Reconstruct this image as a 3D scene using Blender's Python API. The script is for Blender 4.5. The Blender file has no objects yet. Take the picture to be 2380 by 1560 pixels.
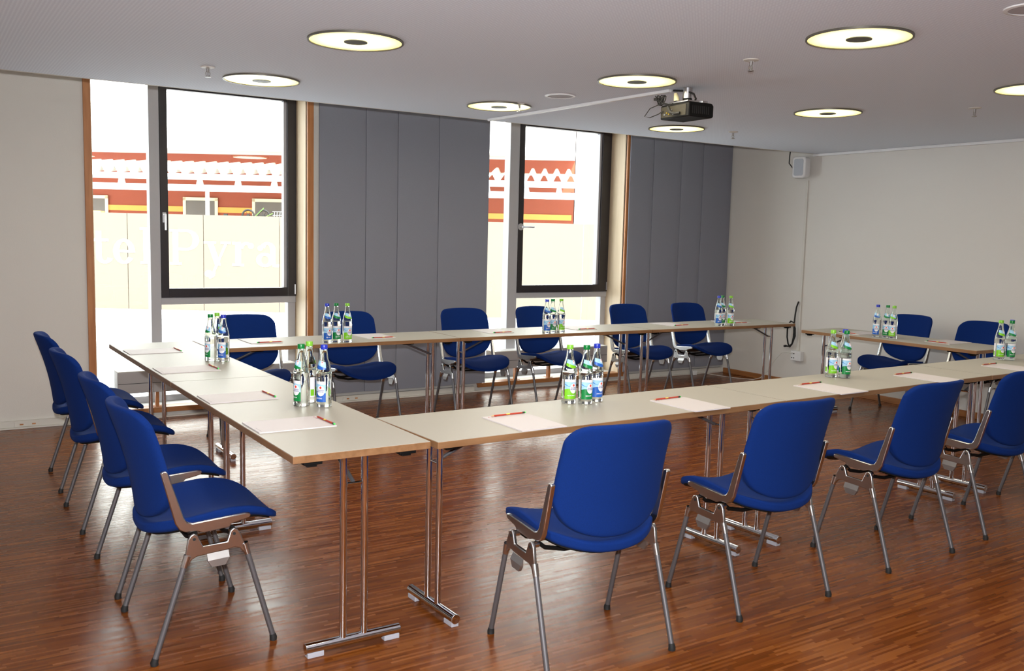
import bpy, math, random
from math import sin, cos, pi, radians, sqrt
from mathutils import Vector, Matrix
random.seed(7)
sc = bpy.context.scene
COL = sc.collection

# ------------------------------------------------------------------ materials
def nmat(name):
    m = bpy.data.materials.new(name); m.use_nodes = True
    nt = m.node_tree; b = nt.nodes['Principled BSDF']
    return m, nt, b
def setc(b, col, rough=.5, metal=0., spec=None):
    b.inputs['Base Color'].default_value = (*col, 1)
    b.inputs['Roughness'].default_value = rough
    b.inputs['Metallic'].default_value = metal
    if spec is not None: b.inputs['Specular IOR Level'].default_value = spec
def N(nt, t, **kw):
    n = nt.nodes.new(t)
    for k, v in kw.items():
        if k.startswith('i_'):
            n.inputs[int(k[2:])].default_value = v
        else: setattr(n, k, v)
    return n
def M(nt, op, a, b=None, c=None):
    n = nt.nodes.new('ShaderNodeMath'); n.operation = op
    for i, v in enumerate((a, b, c)):
        if v is None: continue
        if isinstance(v, (int, float)): n.inputs[i].default_value = v
        else: nt.links.new(v, n.inputs[i])
    return n.outputs[0]
def plain(name, col, rough=.5, metal=0., noise=None, bump=None, spec=None):
    """base colour with a fine procedural variation (noise=(scale, amount)) and bump=(scale, strength, distance)"""
    m, nt, b = nmat(name); setc(b, col, rough, metal, spec)
    tc = N(nt, 'ShaderNodeTexCoord')
    if noise:
        n = N(nt, 'ShaderNodeTexNoise'); n.inputs['Scale'].default_value = noise[0]; n.inputs['Detail'].default_value = 4
        nt.links.new(tc.outputs['Object'], n.inputs['Vector'])
        r = N(nt, 'ShaderNodeMapRange'); nt.links.new(n.outputs['Fac'], r.inputs[0])
        r.inputs[3].default_value = 1 - noise[1]; r.inputs[4].default_value = 1 + noise[1]
        v = N(nt, 'ShaderNodeVectorMath', operation='SCALE'); v.inputs[0].default_value = col
        nt.links.new(r.outputs[0], v.inputs['Scale']); nt.links.new(v.outputs[0], b.inputs['Base Color'])
    if bump:
        n = N(nt, 'ShaderNodeTexNoise'); n.inputs['Scale'].default_value = bump[0]; n.inputs['Detail'].default_value = 3
        nt.links.new(tc.outputs['Object'], n.inputs['Vector'])
        u = N(nt, 'ShaderNodeBump'); u.inputs['Strength'].default_value = bump[1]; u.inputs['Distance'].default_value = bump[2]
        nt.links.new(n.outputs['Fac'], u.inputs['Height']); nt.links.new(u.outputs[0], b.inputs['Normal'])
    return m

MT = {}
MT['wall'] = plain('painted_woodchip', (.67, .65, .61), .8, noise=(1.2, .03), bump=(150, .25, .002), spec=.2)
MT['fabric'] = plain('blue_wool', (.0026, .020, .128), .9, noise=(260, .22), bump=(900, .3, .0008), spec=.12)
MT['fabric'].node_tree.nodes['Principled BSDF'].inputs['Sheen Weight'].default_value = .04
MT['fabric'].node_tree.nodes['Principled BSDF'].inputs['Sheen Tint'].default_value = (.2, .35, .9, 1)
MT['panel'] = plain('grey_panel_cloth', (.24, .247, .29), .95, noise=(350, .12), bump=(1200, .3, .0006), spec=.1)
MT['alu'] = plain('cast_aluminium', (.58, .59, .60), .27, 1., noise=(40, .1), bump=(120, .15, .0006))
MT['leg'] = plain('grey_steel_tube', (.15, .147, .155), .48, .6, noise=(200, .1))
MT['dullalu'] = plain('dull_aluminium', (.36, .345, .335), .45, .9, noise=(40, .1))
MT['chrome'] = plain('chrome', (.74, .76, .80), .06, 1., noise=(30, .02))
MT['black'] = plain('black_plastic', (.006, .006, .006), .55, noise=(60, .1), spec=.15)
MT['rubber'] = plain('black_rubber', (.008, .008, .008), .7, noise=(60, .1))
MT['laminate'] = plain('beige_laminate', (.41, .385, .33), .46, noise=(500, .03), bump=(700, .1, .0003), spec=.36)
MT['paper'] = plain('paper', (.62, .575, .58), .6, noise=(15, .01))
MT['red'] = plain('red_ink', (.45, .03, .02), .5, noise=(10, .02))
MT['pencil'] = plain('pencil_red', (.40, .035, .015), .35, noise=(30, .05))
MT['pencilgreen'] = plain('green_end', (.08, .75, .12), .4, noise=(30, .05))
MT['whitepl'] = plain('white_plastic', (.72, .72, .72), .4, noise=(20, .02))
MT['pad'] = plain('white_glide', (.42, .43, .48), .5, noise=(20, .02))
MT['winwhite'] = plain('grey_window_frame', (.42, .42, .44), .4, noise=(10, .02))
MT['sash'] = plain('dark_sash', (.022, .018, .020), .35, noise=(10, .05))
MT['silver'] = plain('silver_metal', (.6, .6, .62), .3, 1., noise=(30, .05))
MT['heater'] = plain('grey_enamel', (.36, .345, .34), .45, noise=(8, .02))
MT['cream'] = plain('cream_sleeve', (.72, .66, .38), .5, noise=(20, .03))
MT['grille'] = plain('grey_grille', (.42, .45, .50), .6, noise=(400, .3))
MT['skirt'] = plain('white_skirting', (.62, .60, .55), .5, noise=(5, .03))

def wood(name, c1, c2, scale, rough=.45, axis=2, stretch=12):
    m, nt, b = nmat(name); setc(b, c1, rough)
    tc = N(nt, 'ShaderNodeTexCoord'); mp = N(nt, 'ShaderNodeMapping')
    s = [scale * stretch] * 3; s[axis] = scale; mp.inputs['Scale'].default_value = s
    n = N(nt, 'ShaderNodeTexNoise'); n.inputs['Scale'].default_value = 1; n.inputs['Detail'].default_value = 5
    nt.links.new(tc.outputs['Object'], mp.inputs[0]); nt.links.new(mp.outputs[0], n.inputs['Vector'])
    r = N(nt, 'ShaderNodeValToRGB'); r.color_ramp.elements[0].color = (*c1, 1); r.color_ramp.elements[1].color = (*c2, 1)
    r.color_ramp.elements[0].position = .3; r.color_ramp.elements[1].position = .7
    nt.links.new(n.outputs['Fac'], r.inputs[0]); nt.links.new(r.outputs[0], b.inputs['Base Color'])
    return m
MT['casing'] = wood('oiled_pine', (.36, .13, .035), (.50, .21, .07), 3)
MT['birch'] = wood('birch_ply', (.54, .42, .27), (.62, .49, .34), 2, .5)
MT['beech'] = wood('beech_edge', (.20, .100, .042), (.28, .150, .070), 5, .4, axis=0, stretch=8)
MT['beech_y'] = wood('beech_edge_y', (.20, .100, .042), (.28, .150, .070), 5, .4, axis=1, stretch=8)
MT['basewood'] = wood('oak_skirting', (.27, .10, .03), (.40, .17, .055), 3, .4, axis=1)
MT['sill'] = wood('pine_sill', (.30, .115, .035), (.42, .19, .07), 3, .4, axis=0)

# parquet of thin upright lamellas that run along X
def mk_floor():
    m, nt, b = nmat('parquet'); L = nt.links
    tc = N(nt, 'ShaderNodeTexCoord'); sp = N(nt, 'ShaderNodeSeparateXYZ'); L.new(tc.outputs['Object'], sp.inputs[0])
    row = M(nt, 'FLOOR', M(nt, 'MULTIPLY', sp.outputs[1], 1 / .0115))
    w1 = N(nt, 'ShaderNodeTexWhiteNoise', noise_dimensions='1D'); L.new(row, w1.inputs['W'])
    xs = M(nt, 'ADD', M(nt, 'MULTIPLY', sp.outputs[0], 1 / .21), M(nt, 'MULTIPLY', w1.outputs['Value'], 7.3))
    cell = M(nt, 'FLOOR', xs)
    cb = N(nt, 'ShaderNodeCombineXYZ'); L.new(cell, cb.inputs[0]); L.new(row, cb.inputs[1])
    w2 = N(nt, 'ShaderNodeTexWhiteNoise', noise_dimensions='2D'); L.new(cb.outputs[0], w2.inputs['Vector'])
    # grain
    mp = N(nt, 'ShaderNodeMapping'); mp.inputs['Scale'].default_value = (6, 260, 1)
    L.new(tc.outputs['Object'], mp.inputs[0])
    g = N(nt, 'ShaderNodeTexNoise'); g.inputs['Scale'].default_value = 1; g.inputs['Detail'].default_value = 3; L.new(mp.outputs[0], g.inputs['Vector'])
    big = N(nt, 'ShaderNodeTexNoise'); big.inputs['Scale'].default_value = .9; big.inputs['Detail'].default_value = 2; L.new(tc.outputs['Object'], big.inputs['Vector'])
    val = M(nt, 'ADD', M(nt, 'MULTIPLY', w2.outputs['Value'], .72), M(nt, 'ADD', M(nt, 'MULTIPLY', g.outputs['Fac'], .32), M(nt, 'MULTIPLY', big.outputs['Fac'], .12)))
    r = N(nt, 'ShaderNodeValToRGB'); e = r.color_ramp.elements
    e[0].position = .12; e[0].color = (.085, .022, .003, 1)
    e[1].position = 1.0; e[1].color = (.26, .080, .012, 1)
    x = e.new(.45); x.color = (.145, .036, .005, 1)
    x = e.new(.75); x.color = (.182, .052, .007, 1)
    L.new(val, r.inputs[0]); L.new(r.outputs[0], b.inputs['Base Color'])
    rr = N(nt, 'ShaderNodeMapRange'); rr.inputs[3].default_value = .20; rr.inputs[4].default_value = .30
    L.new(w2.outputs['Value'], rr.inputs[0]); L.new(rr.outputs[0], b.inputs['Roughness'])
    bu = N(nt, 'ShaderNodeBump'); bu.inputs['Strength'].default_value = .16; bu.inputs['Distance'].default_value = .0005
    hh = M(nt, 'ADD', w2.outputs['Value'], g.outputs['Fac']); L.new(hh, bu.inputs['Height']); L.new(bu.outputs[0], b.inputs['Normal'])
    b.inputs['Specular IOR Level'].default_value = .22; b.inputs['Specular Tint'].default_value = (1, .88, .74, 1)
    return m
MT['floor'] = mk_floor()

def mk_ceiling():
    m, nt, b = nmat('perforated_board'); L = nt.links; setc(b, (.5, .47, .46), .85, spec=.2)
    tc = N(nt, 'ShaderNodeTexCoord'); sp = N(nt, 'ShaderNodeSeparateXYZ'); L.new(tc.outputs['Object'], sp.inputs[0])
    P_ = .0165
    fx = M(nt, 'SUBTRACT', M(nt, 'FRACT', M(nt, 'MULTIPLY', sp.outputs[0], 1 / P_)), .5)
    fy = M(nt, 'SUBTRACT', M(nt, 'FRACT', M(nt, 'MULTIPLY', sp.outputs[1], 1 / P_)), .5)
    d = M(nt, 'SQRT', M(nt, 'ADD', M(nt, 'MULTIPLY', fx, fx), M(nt, 'MULTIPLY', fy, fy)))
    hole = N(nt, 'ShaderNodeMapRange'); hole.inputs[1].default_value = .24; hole.inputs[2].default_value = .32; L.new(d, hole.inputs[0])
    mix = N(nt, 'ShaderNodeMix', data_type='RGBA'); L.new(hole.outputs[0], mix.inputs[0])
    mix.inputs[6].default_value = (.82, .88, .96, 1)   # holes coloured paler: flash light on them put into the colour
    mix.inputs[7].default_value = (.71, .76, .85, 1)
    L.new(mix.outputs[2], b.inputs['Base Color'])
    return m
MT['ceiling'] = mk_ceiling()

def mk_thin_glass():
    m, nt, b = nmat('window_glass'); nt.nodes.remove(b)
    t = N(nt, 'ShaderNodeBsdfTransparent'); t.inputs[0].default_value = (.96, .98, .97, 1)
    g = N(nt, 'ShaderNodeBsdfGlossy'); g.inputs['Roughness'].default_value = .0
    ge = N(nt, 'ShaderNodeNewGeometry'); dt = N(nt, 'ShaderNodeVectorMath', operation='DOT_PRODUCT')
    nt.links.new(ge.outputs['Normal'], dt.inputs[0]); nt.links.new(ge.outputs['Incoming'], dt.inputs[1])
    q = M(nt, 'POWER', M(nt, 'SUBTRACT', 1.0, M(nt, 'ABSOLUTE', dt.outputs['Value'])), 5.0)
    f = M(nt, 'ADD', M(nt, 'MULTIPLY', q, .9), .04)
    x = N(nt, 'ShaderNodeMixShader'); nt.links.new(f, x.inputs[0]); nt.links.new(t.outputs[0], x.inputs[1]); nt.links.new(g.outputs[0], x.inputs[2])
    nt.links.new(x.outputs[0], nt.nodes['Material Output'].inputs[0])
    return m
MT['glass'] = mk_thin_glass()
def mk_bottle():
    m, nt, b = nmat('bottle_glass'); setc(b, (.95, 1., .97), .0)
    b.inputs['Transmission Weight'].default_value = 1; b.inputs['IOR'].default_value = 1.38
    return m
MT['bottle'] = mk_bottle()
def emis(name, col, s):
    m, nt, b = nmat(name); setc(b, (.8, .8, .8), .5)
    b.inputs['Emission Color'].default_value = (*col, 1); b.inputs['Emission Strength'].default_value = s
    return m
def mk_lamp():
    # opal glass disc, tubes behind it make it brightest half-way out
    m, nt, b = nmat('lit_opal_glass'); L = nt.links; setc(b, (.8, .8, .7), .3)
    tc = N(nt, 'ShaderNodeTexCoord'); ln = N(nt, 'ShaderNodeVectorMath', operation='LENGTH'); L.new(tc.outputs['Object'], ln.inputs[0])
    r = N(nt, 'ShaderNodeValToRGB'); e = r.color_ramp.elements
    e[0].position = .05; e[0].color = (1, .90, .40, 1); e[1].position = .21; e[1].color = (.80, .66, .19, 1)
    x = e.new(.12); x.color = (1, .95, .62, 1)
    L.new(ln.outputs['Value'], r.inputs[0]); L.new(r.outputs[0], b.inputs['Emission Color']); b.inputs['Emission Strength'].default_value = 1.35
    return m
MT['lamp'] = mk_lamp()

MT['connpanel'] = plain('grey_connector_field', (.035, .031, .022), .5, noise=(60, .3), spec=.2); MT['gold'] = plain('gilt_socket', (.7, .5, .08), .3, 1, noise=(20, .05))
# outdoors
MT['fence'] = plain('yellow_fence_board', (.116, .094, .070), .7, noise=(.8, .05))
MT['white'] = plain('white_paint', (.85, .85, .85), .6, noise=(1, .01))
MT['redwall'] = plain('red_render', (.27, .056, .024), .8, noise=(2, .05))
MT['stripe'] = plain('orange_stripe', (.80, .33, .07), .8, noise=(2, .05))
MT['paleframe'] = plain('pale_window_frame', (.70, .60, .40), .6, noise=(2, .03))
MT['shade'] = plain('dark_window_pane', (.10, .08, .06), .3, noise=(2, .1))
MT['roofsheet'] = plain('corrugated_sheet', (.70, .69, .62), .5, noise=(1, .04))
MT['gutter'] = plain('zinc_gutter', (.55, .65, .70), .4, noise=(1, .04))
MT['card'] = plain('cardboard', (.50, .30, .12), .8, noise=(5, .06))
MT['leaf'] = plain('green_leaf', (.10, .35, .04), .6, noise=(4, .3))
MT['plastic_blue'] = plain('blue_grey_plastic', (.2, .28, .42), .5, noise=(5, .05))
def mk_siding():
    m, nt, b = nmat('white_siding'); L = nt.links
    tc = N(nt, 'ShaderNodeTexCoord'); sp = N(nt, 'ShaderNodeSeparateXYZ'); L.new(tc.outputs['Object'], sp.inputs[0])
    f = M(nt, 'FRACT', M(nt, 'MULTIPLY', sp.outputs[2], 1 / .285)); s = M(nt, 'GREATER_THAN', f, .04)
    mix = N(nt, 'ShaderNodeMix', data_type='RGBA'); L.new(s, mix.inputs[0])
    mix.inputs[6].default_value = (.22, .30, .36, 1); mix.inputs[7].default_value = (.85, .84, .82, 1)
    L.new(mix.outputs[2], b.inputs['Base Color']); b.inputs['Roughness'].default_value = .6
    return m
MT['siding'] = mk_siding()
def mk_pavers():
    m, nt, b = nmat('concrete_pavers'); L = nt.links
    tc = N(nt, 'ShaderNodeTexCoord')
    br = N(nt, 'ShaderNodeTexBrick'); L.new(tc.outputs['Object'], br.inputs['Vector'])
    br.inputs['Color1'].default_value = (.64, .66, .68, 1); br.inputs['Color2'].default_value = (.72, .72, .72, 1); br.inputs['Mortar'].default_value = (.22, .23, .24, 1)
    br.inputs['Scale'].default_value = 1; br.inputs['Brick Width'].default_value = .4; br.inputs['Row Height'].default_value = .2; br.inputs['Mortar Size'].default_value = .008
    L.new(br.outputs[0], b.inputs['Base Color']); b.inputs['Roughness'].default_value = .8
    return m
MT['pavers'] = mk_pavers()

# ------------------------------------------------------------------ mesh helpers
class MB:
    def __init__(s): s.v = []; s.f = []; s.m = []
    def add(s, vs, fs, mi=0, T=None):
        o = len(s.v)
        s.v += [tuple(T @ Vector(p)) if T else tuple(p) for p in vs]
        s.f += [[i + o for i in f] for f in fs]; s.m += [mi] * len(fs)
    def box(s, a, b, mi=0, T=None):
        x0, y0, z0 = a; x1, y1, z1 = b
        s.add([(x0,y0,z0),(x1,y0,z0),(x1,y1,z0),(x0,y1,z0),(x0,y0,z1),(x1,y0,z1),(x1,y1,z1),(x0,y1,z1)],
              [(0,3,2,1),(4,5,6,7),(0,1,5,4),(1,2,6,5),(2,3,7,6),(3,0,4,7)], mi, T)
    def prism(s, poly, t0, t1, ax='y', mi=0, T=None):
        """2D polygon (a,b) extruded along ax; ax y: (a,t,b); x: (t,a,b); z: (a,b,t)"""
        f = {'y': lambda a, b, t: (a, t, b), 'x': lambda a, b, t: (t, a, b), 'z': lambda a, b, t: (a, b, t)}[ax]
        n = len(poly)
        vs = [f(a, b, t0) for a, b in poly] + [f(a, b, t1) for a, b in poly]
        s.add(vs, [tuple(range(n)), tuple(range(2*n-1, n-1, -1))] + [(i, i+n, (i+1) % n + n, (i+1) % n) for i in range(n)], mi, T)
    def tube(s, pts, r, n=10, mi=0, T=None, cap=True):
        P = [Vector(p) for p in pts]; R = r if isinstance(r, (list, tuple)) else [r] * len(P)
        up = None; rings = []
        for i, p in enumerate(P):
            d = (P[min(i+1, len(P)-1)] - P[max(i-1, 0)]).normalized()
            if up is None: up = Vector((0, 0, 1)) if abs(d.z) < .9 else Vector((1, 0, 0))
            a = d.cross(up).normalized(); up = a.cross(d).normalized()
            rings.append([p + (a * cos(2*pi*k/n) + up * sin(2*pi*k/n)) * R[i] for k in range(n)])
        vs = [v for rg in rings for v in rg]; fs = []
        for i in range(len(P) - 1):
            for k in range(n): fs.append((i*n+k, i*n+(k+1) % n, (i+1)*n+(k+1) % n, (i+1)*n+k))
        if cap: fs += [tuple(range(n-1, -1, -1)), tuple(range((len(P)-1)*n, len(P)*n))]
        s.add(vs, fs, mi, T)
    def lathe(s, prof, n=24, mi=0, T=None, closed=False):
        vs = [(r*cos(2*pi*k/n), r*sin(2*pi*k/n), z) for r, z in prof for k in range(n)]; fs = []
        for i in range(len(prof) - 1):
            for k in range(n): fs.append((i*n+k, i*n+(k+1) % n, (i+1)*n+(k+1) % n, (i+1)*n+k))
        if not closed: fs += [tuple(range(n-1, -1, -1)), tuple(range((len(prof)-1)*n, len(prof)*n))]
        s.add(vs, fs, mi, T)
    def disc(s, c, r, z, n=32, mi=0): s.add([(c[0]+r*cos(2*pi*k/n), c[1]+r*sin(2*pi*k/n), z) for k in range(n)], [tuple(range(n))], mi)
    def build(s, name, mats, parent=None, smooth=True, bevel=0, loc=None, rotz=0, angle=35, seg=2):
        me = bpy.data.meshes.new(name); me.from_pydata(s.v, [], s.f)
        if isinstance(mats, str): mats = [mats]
        for k in mats: me.materials.append(MT[k])
        me.polygons.foreach_set('material_index', s.m)
        if smooth:
            me.polygons.foreach_set('use_smooth', [True] * len(s.f)); me.set_sharp_from_angle(angle=radians(angle))
        me.update()
        o = bpy.data.objects.new(name, me); COL.objects.link(o)
        if parent: o.parent = parent
        if loc: o.location = loc
        o.rotation_euler.z = rotz
        if bevel:
            b = o.modifiers.new('bevel', 'BEVEL'); b.width = bevel; b.segments = seg; b.limit_method = 'ANGLE'; b.angle_limit = radians(40)
        return o
def empty(name, loc=(0, 0, 0), rz=0):
    o = bpy.data.objects.new(name, None); COL.objects.link(o); o.location = loc; o.rotation_euler.z = rz; o.empty_display_size = .1
    return o
def tag(o, label, cat, group=None, kind=None):
    o['label'] = label; o['category'] = cat
    if group: o['group'] = group
    if kind: o['kind'] = kind
    return o
def struct(o): o['kind'] = 'structure'; return o
def kids(o): return [c for c in bpy.data.objects if c.parent == o]
TREE = {}
def remember(o): TREE[o.name] = [(c, kids(c)) for c in kids(o)]
def copy_tree(o):
    if o.name not in TREE: remember(o)
    r = o.copy(); COL.objects.link(r)
    for c, gs in TREE[o.name]:
        d = c.copy(); COL.objects.link(d); d.parent = r
        for g in gs:
            h = g.copy(); COL.objects.link(h); h.parent = d
    return r

# ------------------------------------------------------------------ room shell
XR, YW, YE, ZC, ZT = 7.725, 7.525, 6.335, 2.381, 3.0
XL, YB = -1.7, -3.2
YG = 7.80                       # glazing plane
def slab(name, a, b, m, parent=None, bevel=0):
    mb = MB(); mb.box(a, b); o = mb.build(name, m, parent, smooth=False, bevel=bevel)
    return o if parent else struct(o)
slab('floor', (XL-.25, YB-.25, -.12), (XR+.25, YW+.001, 0), 'floor')
slab('ceiling', (XL-.2, YB-.2, ZC), (XR, YE, ZC+.03), 'ceiling')
slab('ceiling_void', (XL-.25, YB-.25, ZT), (XR+.25, YG+.15, ZT+.25), 'wall')
slab('wall_right', (XR, YB-.25, -.12), (XR+.25, YG+.15, ZT), 'wall')
slab('wall_left', (XL-.25, YB-.25, -.12), (XL, YG+.15, ZT), 'wall')
slab('wall_near', (XL, YB-.25, -.12), (XR, YB, ZT), 'wall')
# window wall with the two openings
OPN = [(1.14, 2.80), (4.54, 6.24)]
ZS, ZO = .075, 2.72
mb = MB()
for a, b in [(XL, OPN[0][0]), (OPN[0][1], OPN[1][0]), (OPN[1][1], XR)]: mb.box((a, YW, -.12), (b, YG+.15, ZT))
for a, b in OPN: mb.box((a, YW, -.12), (b, YG+.15, ZS-.012)); mb.box((a, YW, ZO), (b, YG+.15, ZT))
struct(mb.build('wall_far', 'wall', smooth=False))
slab('ceiling_edge', (XL, YE, ZC), (XR, YE+.03, ZT), 'wall')
# skirtings
mb = MB()
mb.box((XL, YW-.035, 0), (1.05, YW, .055)); mb.box((2.90, YW-.035, 0), (4.45, YW, .055)); mb.box((6.30, YW-.035, 0), (XR, YW, .055))
mb.box((XL, YW-.06, 0), (XR, YW-.035, .012))
struct(mb.build('baseboard_far', 'skirt', smooth=False, bevel=.002))
slab('baseboard_right', (XR-.022, YB, 0), (XR, YW-.075, .055), 'basewood', bevel=.003)
slab('baseboard_left', (XL, YB, 0), (XL+.018, YW-.04, .055), 'basewood')
slab('trim_1', (XR-.03, -1.5, ZC-.026), (XR, YE+.02, ZC-.001), 'whitepl', bevel=.003)   # picture rail

# windows
def window(n, x0, x1, mul0, mul1, glL, glR, shR, handle):
    w = struct(empty('window_%d' % n, (0, 0, 0)))
    def part(name, m, boxes, parent=w, bevel=.002):
        mb = MB()
        for a, b in boxes: mb.box(a, b)
        return mb.build(name, m, parent, smooth=False, bevel=bevel)
    # casing and reveal
    part('casing', 'casing', [((x0-.05, YW-.02, 0.06), (x0, YW+.012, ZO)), ((x1, YW-.02, .06), (x1+.052, YW+.012, ZO)), ((x0-.05, YW-.02, ZO-.001), (x1+.05, YW+.012, ZO+.05))])
    part('threshold', 'sill', [((x0-.045, YW-.022, .035), (x1+.045, YW+.10, ZS))])
    part('reveal_board', 'birch', [((x0, YW+.013, ZS), (x0+.008, YG, ZO)), ((x1-.008, YW+.013, ZS), (x1, YG, ZO)), ((x0+.009, YW+.013, ZO-.008), (x1-.009, YG, ZO-.0005))], bevel=0)
    part('floor_board', 'skirt', [((x0+.009, YW+.101, ZS-.01), (x1-.009, YG-.001, ZS))], bevel=0)
    f0, f1 = YG-.03, YG+.06
    part('window_frame', 'winwhite', [((x0+.009, f0, ZS+.001), (x0+.04, f1, ZO-.009)), ((mul0, f0-.01, ZS+.001), (mul1, f1, ZO-.009)),
        ((mul1+.0005, f0, .862), (x1-.009, f1, .918)), ((x0+.041, f0, ZS+.001), (mul0-.0005, f1, ZS+.05)), ((mul1+.0005, f0, ZS+.001), (x1-.009, f1, ZS+.05)),
        ((x1-.075, f0+.012, ZS+.051), (x1-.0095, f1, .8615)), ((x0+.041, f0, ZO-.05), (mul0-.0005, f1, ZO-.009)), ((mul1+.0005, f0, ZO-.03), (x1-.009, f1, ZO-.009))])
    s0, s1 = YG-.045, YG+.03
    sa = part('sash', 'sash', [((mul1+.002, s0, .920), (glL, s1, ZO-.032)), ((glR+.028, s0, .920), (shR, s1, ZO-.032)), ((glL+.0005, s0, .920), (glR+.0275, s1, .992)), ((glL+.0005, s0, 2.566), (glR+.0275, s1, ZO-.032))])
    part('glazing_bead', 'winwhite', [((glR, s0+.02, .993), (glR+.027, s1, 2.565))], sa)
    part('pane', 'glass', [((glL+.001, YG+.012, .993), (glR-.001, YG+.016, 2.565))], sa, 0)
    if handle == 'down':
        mb = MB(); mb.box((glL-.045, s0-.008, 1.52), (glL-.018, s0-.0005, 1.60)); mb.tube([(glL-.031, s0-.008, 1.58), (glL-.031, s0-.04, 1.58)], .009)
        mb.tube([(glL-.031, s0-.038, 1.588), (glL-.031, s0-.040, 1.46)], .0085)
    else:
        mb = MB(); mb.tube([(glL-.034, s0-.0005, 1.575), (glL-.034, s0-.01, 1.575)], .034, 20); mb.tube([(glL-.034, s0-.008, 1.575), (glL-.034, s0-.045, 1.575)], .009)
        mb.tube([(glL-.040, s0-.043, 1.575), (glL+.10, s0-.045, 1.575)], .0085)
    mb.build('handle', 'silver', sa)
    mb = MB(); mb.tube([(shR-.012, s0-.006, .935), (shR-.012, s0-.006, 1.02)], .006); mb.tube([(shR-.012, s0-.006, 2.60), (shR-.012, s0-.006, 2.67)], .006)
    mb.build('hinge', 'silver', sa)
    part('side_pane', 'glass', [((x0+.041, YG+.012, ZS+.051), (mul0-.001, YG+.016, ZO-.051))], bevel=0)
    part('lower_pane', 'glass', [((mul1+.001, YG+.012, ZS+.051), (x1-.076, YG+.016, .8615))], bevel=0)
    return w
window(1, 1.14, 2.80, 1.593, 1.672, 1.733, 2.687, 2.790, 'down')
window(2, 4.54, 6.24, 4.965, 5.075, 5.135, 6.085, 6.225, 'side')

# ------------------------------------------------------------------ sliding acoustic panels
PSET = [([2.893, 3.315, 3.615, 4.02, 4.548], 'left'), ([6.262, 6.575, 6.965, 7.275, 7.712], 'right')]
NAMES = [['grey fabric wall panel beside the left window casing', 'narrow grey fabric wall panel, second to the right of the left window', 'grey fabric wall panel, third to the right of the left window', 'grey fabric wall panel overlapping the left edge of the right window'],
         ['grey fabric wall panel beside the right window casing', 'grey fabric wall panel, second to the right of the right window', 'narrow grey fabric wall panel, third to the right of the right window', 'grey fabric wall panel ending at the white room corner']]
for (xs, side), nm in zip(PSET, NAMES):
    for i in range(4):
        yy = YW-.042 - .006 * i
        a, b = xs[i], xs[i+1]
        mb = MB()
        # slightly bowed cloth board with rounded vertical edges
        poly = []
        n = 10
        for k in range(n+1):
            s = k / n; poly.append((a + (b-a-.002) * s, yy - .004 * sin(pi*s) - (.004 if 0 < k < n else 0)))
        poly += [(b-.002, yy+.014), (a, yy+.014)]
        mb.prism(poly, .085, 2.95, 'z')
        tag(mb.build('acoustic_panel', 'panel'), nm[i], 'wall panel', 'grey sliding panels on the window wall')

# ------------------------------------------------------------------ convectors in the window reveals
def convector(x0, x1, label):
    r = tag(empty('floor_convector', ((x0+x1)/2, 7.56, ZS)), label, 'radiator', 'low convectors in the window niches')
    L_ = (x1-x0)/2; mb = MB()
    mb.box((-L_, -.06, .125), (L_, .085, .29)); mb.build('body', 'heater', r, smooth=False, bevel=.004)
    mb = MB(); mb.box((-L_+.002, -.059, .2905), (L_-.002, .084, .297)); g = mb.build('top_plate', 'skirt', r, smooth=False)
    mb = MB(); nx = int((2*L_-.1)/.022)
    for i in range(nx):
        for j in range(6): mb.box((-L_+.07+i*.022, -.047+j*.021, .2971), (-L_+.070+i*.022+.011, -.047+j*.021+.010, .2976))
    mb.build('air_slots', 'heater', r, smooth=False)['kind'] = 'stuff'
    mb = MB(); mb.box((-L_+.004, -.0615, .20), (L_-.004, -.0602, .203)); mb.build('front_seam', 'black', r, smooth=False)
    for sx in (-L_+.30, 0, L_-.30):
        mb = MB(); mb.box((sx-.012, -.01, .0005), (sx+.012, .03, .1245)); mb.box((sx-.03, -.03, .0005), (sx+.03, .05, .004)); mb.build('foot', 'casing', r, smooth=False)
    mb = MB(); mb.tube([(L_, .0, .17), (L_+.025, 0, .17)], .012); mb.build('valve', 'silver', r)
convector(1.285, 2.70, 'low grey convector with perforated top in the left window niche')
convector(4.66, 6.055, 'low grey convector in the right window niche behind the chairs')

# ------------------------------------------------------------------ ceiling lights
LAMPS = [
 (1.805, 4.205, 'large lit round ceiling light nearest the left edge of the photo'),
 (1.815, 5.645, 'lit round ceiling light just in front of the left window'),
 (3.53, 2.700, 'largest lit round ceiling light, above the front row of chairs'),
 (3.53, 4.190, 'lit round ceiling light right beside the projector mount'),
 (3.485, 5.610, 'lit round ceiling light with a sprinkler in front of its rim'),
 (5.245, 5.710, 'small lit round ceiling light seen directly below the projector'),
 (5.35, 4.310, 'lit round ceiling light between the projector and the white right wall'),
 (5.39, 2.900, 'lit round ceiling light cut off by the right edge of the photo'),
]
def make_lamp():
    r = empty('ceiling_light')
    mb = MB(); R0, R1 = .226, .2175
    mb.lathe([(R1, -.001), (R1, -.010), (R0, -.010), (R0, -.001)], 56, closed=True); mb.build('rim', 'silverdark', r)
    mb = MB(); mb.lathe([(.2175, -.0005), (.2175, -.006), (.001, -.008)], 56); mb.build('diffuser', 'lamp', r)
    mb = MB(); mb.lathe([(.055, -.0085), (.055, -.012), (.001, -.012)], 32); mb.build('centre_cap', 'capgrey', r)
    return r
MT['silverdark'] = plain('dull_metal', (.16, .15, .13), .4, .6, noise=(30, .05))
MT['capgrey'] = plain('grey_cap', (.10, .10, .075), .5, noise=(30, .05))
p = make_lamp()
for i, (x, y, lb) in enumerate(LAMPS):
    o = p if i == 0 else copy_tree(p)
    o.location = (x, y, ZC)
    tag(o, lb, 'ceiling light', 'round lights in the ceiling')
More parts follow.
